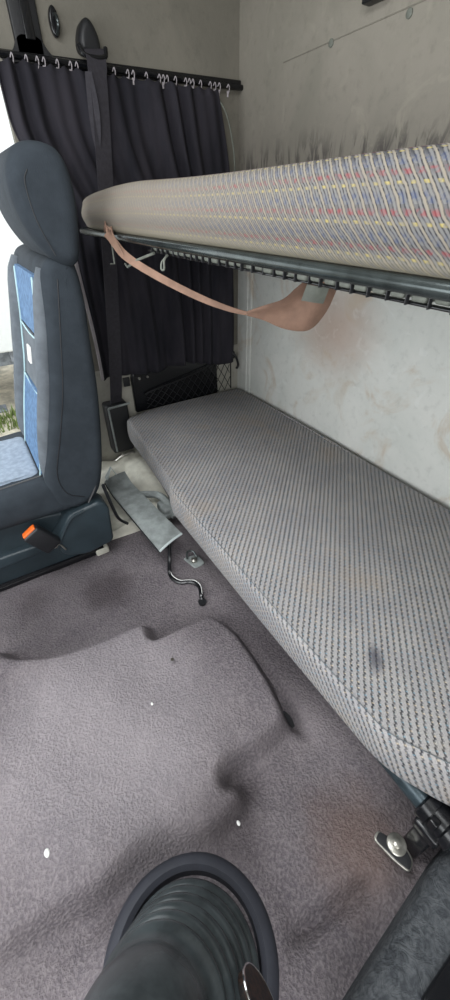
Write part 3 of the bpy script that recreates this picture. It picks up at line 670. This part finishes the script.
bm = B(); tube(bm, spline([(.425, .935, 1.006), (.410, .938, .993), (.406, .934, .980), (.409, .926, .981), (.411, .927, .997), (.42, .93, 1.006)], 5), .0022, 6); link('hanging_clip', bm, SLATM, ub)
bm = B(); tube(bm, [(.400, 1.235, 1.03), (.398, 1.232, .965), (.397, 1.262, .962)], .0022, 6); link('bent_wire', bm, SLATM, ub)
bm = B(); tube(bm, [(.42, 1.00, 1.005), (.405, 1.08, .985), (.40, 1.135, .966), (.40, 1.15, .972)], .003, 6); link('bent_wire', bm, SLATM, ub)
um = thing('upper_mattress', 'thick mattress with coloured flecks on the upper bunk frame', 'mattress', (.76, .5, 1.03))
OU = densify([(.400, -.62, .02), (.400, 1.42, .16), (.432, 1.590, .12), (.60, 1.645, .1), (1.095, 1.645, .02), (1.118, 1.58, .02), (1.118, -.62, .02)], .035, .03)
def uvu(x, y, w, f):
    # run along the bunk, drop below the top edge
    return (y + max(0, x - .41) * (.8 if y > 1.3 else 0), max(0., .4330 - f[0]) if f[0] < .433 or y < 1.3 else max(0., 1.142 - w))
bm = B(); slab(bm, OU, 1.036, 1.137, .014, .026, uv=uvu, mid=4, bulge=.008)
for q in bm.verts:
    if q.co.z > 1.03:
        e = float(sm(np.array((q.co.y - 1.0) / .62))); q.co.z -= (q.co.z - 1.036) * .26 * e
    q.co.z += .0025 * math.sin(q.co.y * 6) * (q.co.z > 1.09)
link('mattress_cover', bm, STRIPE, um)

# torn brown strap slung under the bunk
bs = thing('torn_strap', 'faded brown torn strap slung below the front rail of the upper bunk', 'strap', (.5, .9, .92))
pts = spline([(.388, 1.215, 1.040), (.386, 1.17, 1.018), (.395, 1.112, .989), (.42, .985, .958), (.455, .862, .9305), (.49, .795, .914), (.52, .762, .9055)], 6)
W_ = np.interp(np.linspace(0, 1, len(pts)), [0, .1, .3, .7, 1], [.030, .020, .020, .014, .008])
D_ = []
for i in range(len(pts)):
    t = i / (len(pts) - 1); aa = np.interp(t, [0, .2, .5, 1], [.9, .8, .7, .3]); D_.append((math.sin(aa) * .8, -.4 * math.cos(aa), math.cos(aa)))
bm = B(); ribbon(bm, pts, W_, D_, .0012); 
up_ = spline([(.52, .762, .9100), (.548, .732, .925), (.572, .706, .938), (.590, .690, .958), (.608, .675, .976), (.622, .664, .988)], 4)
lo_ = spline([(.52, .762, .9010), (.560, .748, .889), (.605, .728, .870), (.645, .698, .868), (.668, .676, .905), (.672, .655, .958)], 4)
rows = []
for i, (a_, b_) in enumerate(zip(up_, lo_)):
    row = []
    for j in range(7):
        p = a_.lerp(b_, j / 6) + Vector((-.006, -.006, 0)) * math.sin(j / 6 * PI * 2 + i * .25) * min(1, i / 6); row.append(p)
    rows.append(row)
for dz in (0, .0022):
    V_ = [[bm.verts.new(p + Vector((dz, dz, 0))) for p in r_] for r_ in rows]
    for i in range(len(V_) - 1):
        for j in range(6): bm.faces.new((V_[i][j], V_[i][j + 1], V_[i + 1][j + 1], V_[i + 1][j]))
link('strap_web', bm, BROWN, bs)
bm = B(); ribbon(bm, spline([(.390, 1.205, 1.022), (.388, 1.225, 1.048), (.396, 1.25, 1.052), (.394, 1.262, 1.040)], 5), [float(q) for q in np.linspace(.030, .012, 16)], [(.15, .45, .6)] * 16, .0014)
ribbon(bm, spline([(.386, 1.21, 1.05), (.384, 1.18, 1.045), (.386, 1.15, 1.02), (.390, 1.13, .998)], 5), [float(q) for q in np.linspace(.012, .022, 16)], [(.1, .6, .3)] * 16, .0014); link('knot', bm, BROWN, bs)
bm = B(); ribbon(bm, spline([(.592, .668, .952), (.612, .655, .948), (.635, .650, .944)], 5), [.03] * 11, [(.2, -.2, 1)] * 11, .001); link('faded_end', bm, SLATM, bs)['label'] = 'grey faded patch at the strap end'

# rivets on the wall above
for y, z, l in ((1.263, 1.450, 'pale rivet on the panel seam, the one nearer the curtain'), (1.0, 1.448, 'pale rivet on the panel seam by the top edge, nearer the camera')):
    bm = B(); tube(bm, [(XW + .002, y, z), (XW - .003, y, z), (XW - .005, y, z)], [.009, .009, .005], 14); tag(link('wall_rivet', bm, SLATM), l, 'rivet')
bm = B(); box(bm, XW - .03, XW, 1.06, 1.135, 1.487, 1.51, .004); tag(link('wall_catch', bm, BLACK), 'black catch on the back wall cut by the top of the photo', 'catch')

# ------------------------------------------------------------------ gear stick with bellows, console
gs = thing('gear_stick', 'black ribbed rubber gear stick boot rising from the carpet', 'gear stick', (GX, GY, 0))
ax0 = Vector((-.028, .088, .0)); ax1 = Vector((-.150, .022, .42))
bm = B(); R0 = []; P0 = []
Tt = [(0, .134, 0), (.03, .132, .01)]
nr = 6
cp = []; cr = []
for i in range(nr):
    for j in range(7):
        t = .04 + (i + j / 7) * .080; base = .114 - .030 * (i / nr) ; cr.append(base + (.014 * math.sin(PI * j / 7) ** .8 - .004)); cp.append(t)
for t, r in ((.55, .082), (.60, .086), (.66, .085), (.74, .079), (.82, .069), (.90, .056), (.97, .042), (1.05, .034), (1.2, .030)): cp.append(t); cr.append(r)
axis = [ax0.lerp(ax1, t) for t in cp]
tube(bm, axis, cr, 56); link('bellows', bm, RUBBER, gs)
bm = B(); ringp = [(GX + .140 * math.cos(a), GY + .140 * math.sin(a), .028) for a in np.linspace(0, 2 * PI, 49)]
rings = []
for kx in range(64):
    a = 2 * PI * kx / 64; c_ = Vector((math.cos(a), math.sin(a), 0)); rings.append([bm.verts.new(Vector((GX, GY, 0)) + c_ * rr_ + Vector((0, 0, zz))) for rr_, zz in ((.162, -.01), (.156, .016), (.146, .030), (.134, .033), (.125, .026), (.119, -.01))])
for kx in range(64):
    A_, B_ = rings[kx], rings[(kx + 1) % 64]
    for j in range(5): bm.faces.new((A_[j], A_[j + 1], B_[j + 1], B_[j]))
link('floor_collar', bm, plain('soft_black_collar', (50, 52, 60), .7, bump=.2), gs)
bm = B(); tube(bm, [ax0.lerp(ax1, 1.15), ax0.lerp(ax1, 1.6)], .011, 12); link('lever_shaft', bm, STEEL, gs)
bm = B(); cc = ax0.lerp(ax1, 1.7); bmesh.ops.create_uvsphere(bm, u_segments=24, v_segments=16, radius=.032)
for q in bm.verts: q.co = q.co + cc
link('knob', bm, BLACKG, gs)
# round badge with chrome rim on the flank of the boot
Mg = Matrix.Translation((.046, -.004, .19)) @ Matrix.Rotation(math.radians(66), 4, 'Y') @ Matrix.Rotation(math.radians(0), 4, 'X')
bm = B(); ring = [Mg @ Vector((.040 * math.cos(a), .040 * math.sin(a), 0)) for a in np.linspace(0, 2 * PI, 41)]; tube(bm, ring, .002, 6, cap=False); link('chrome_rim', bm, CHROME, gs)
bm = B(); tube(bm, [Mg @ Vector((0, 0, -.012)), Mg @ Vector((0, 0, .0015))], .039, 36); link('badge', bm, BADGE, gs)['label'] = 'dark red and black disc with chrome rim'

bm = B()
cns = densify([(.615, -.045, .03), (.46, -.040, .03), (.10, -.085, .03), (.10, -.55, .03), (.615, -.55, .03)], .03, .03)
slab(bm, cns, -.02, .115, .01, .035)
cs = thing('console_box', 'dark leather-grained raised box in the near right corner', 'console', (.35, -.3, 0))
link('body', bm, CONS, cs)
bm = B(); slab(bm, densify([(.256, -.130), (.60, -.112), (.60, -.52), (.20, -.52), (.20, -.20)], .03, .012), .10, .128, .003, .006)
link('top_panel', bm, BLACKG, cs)
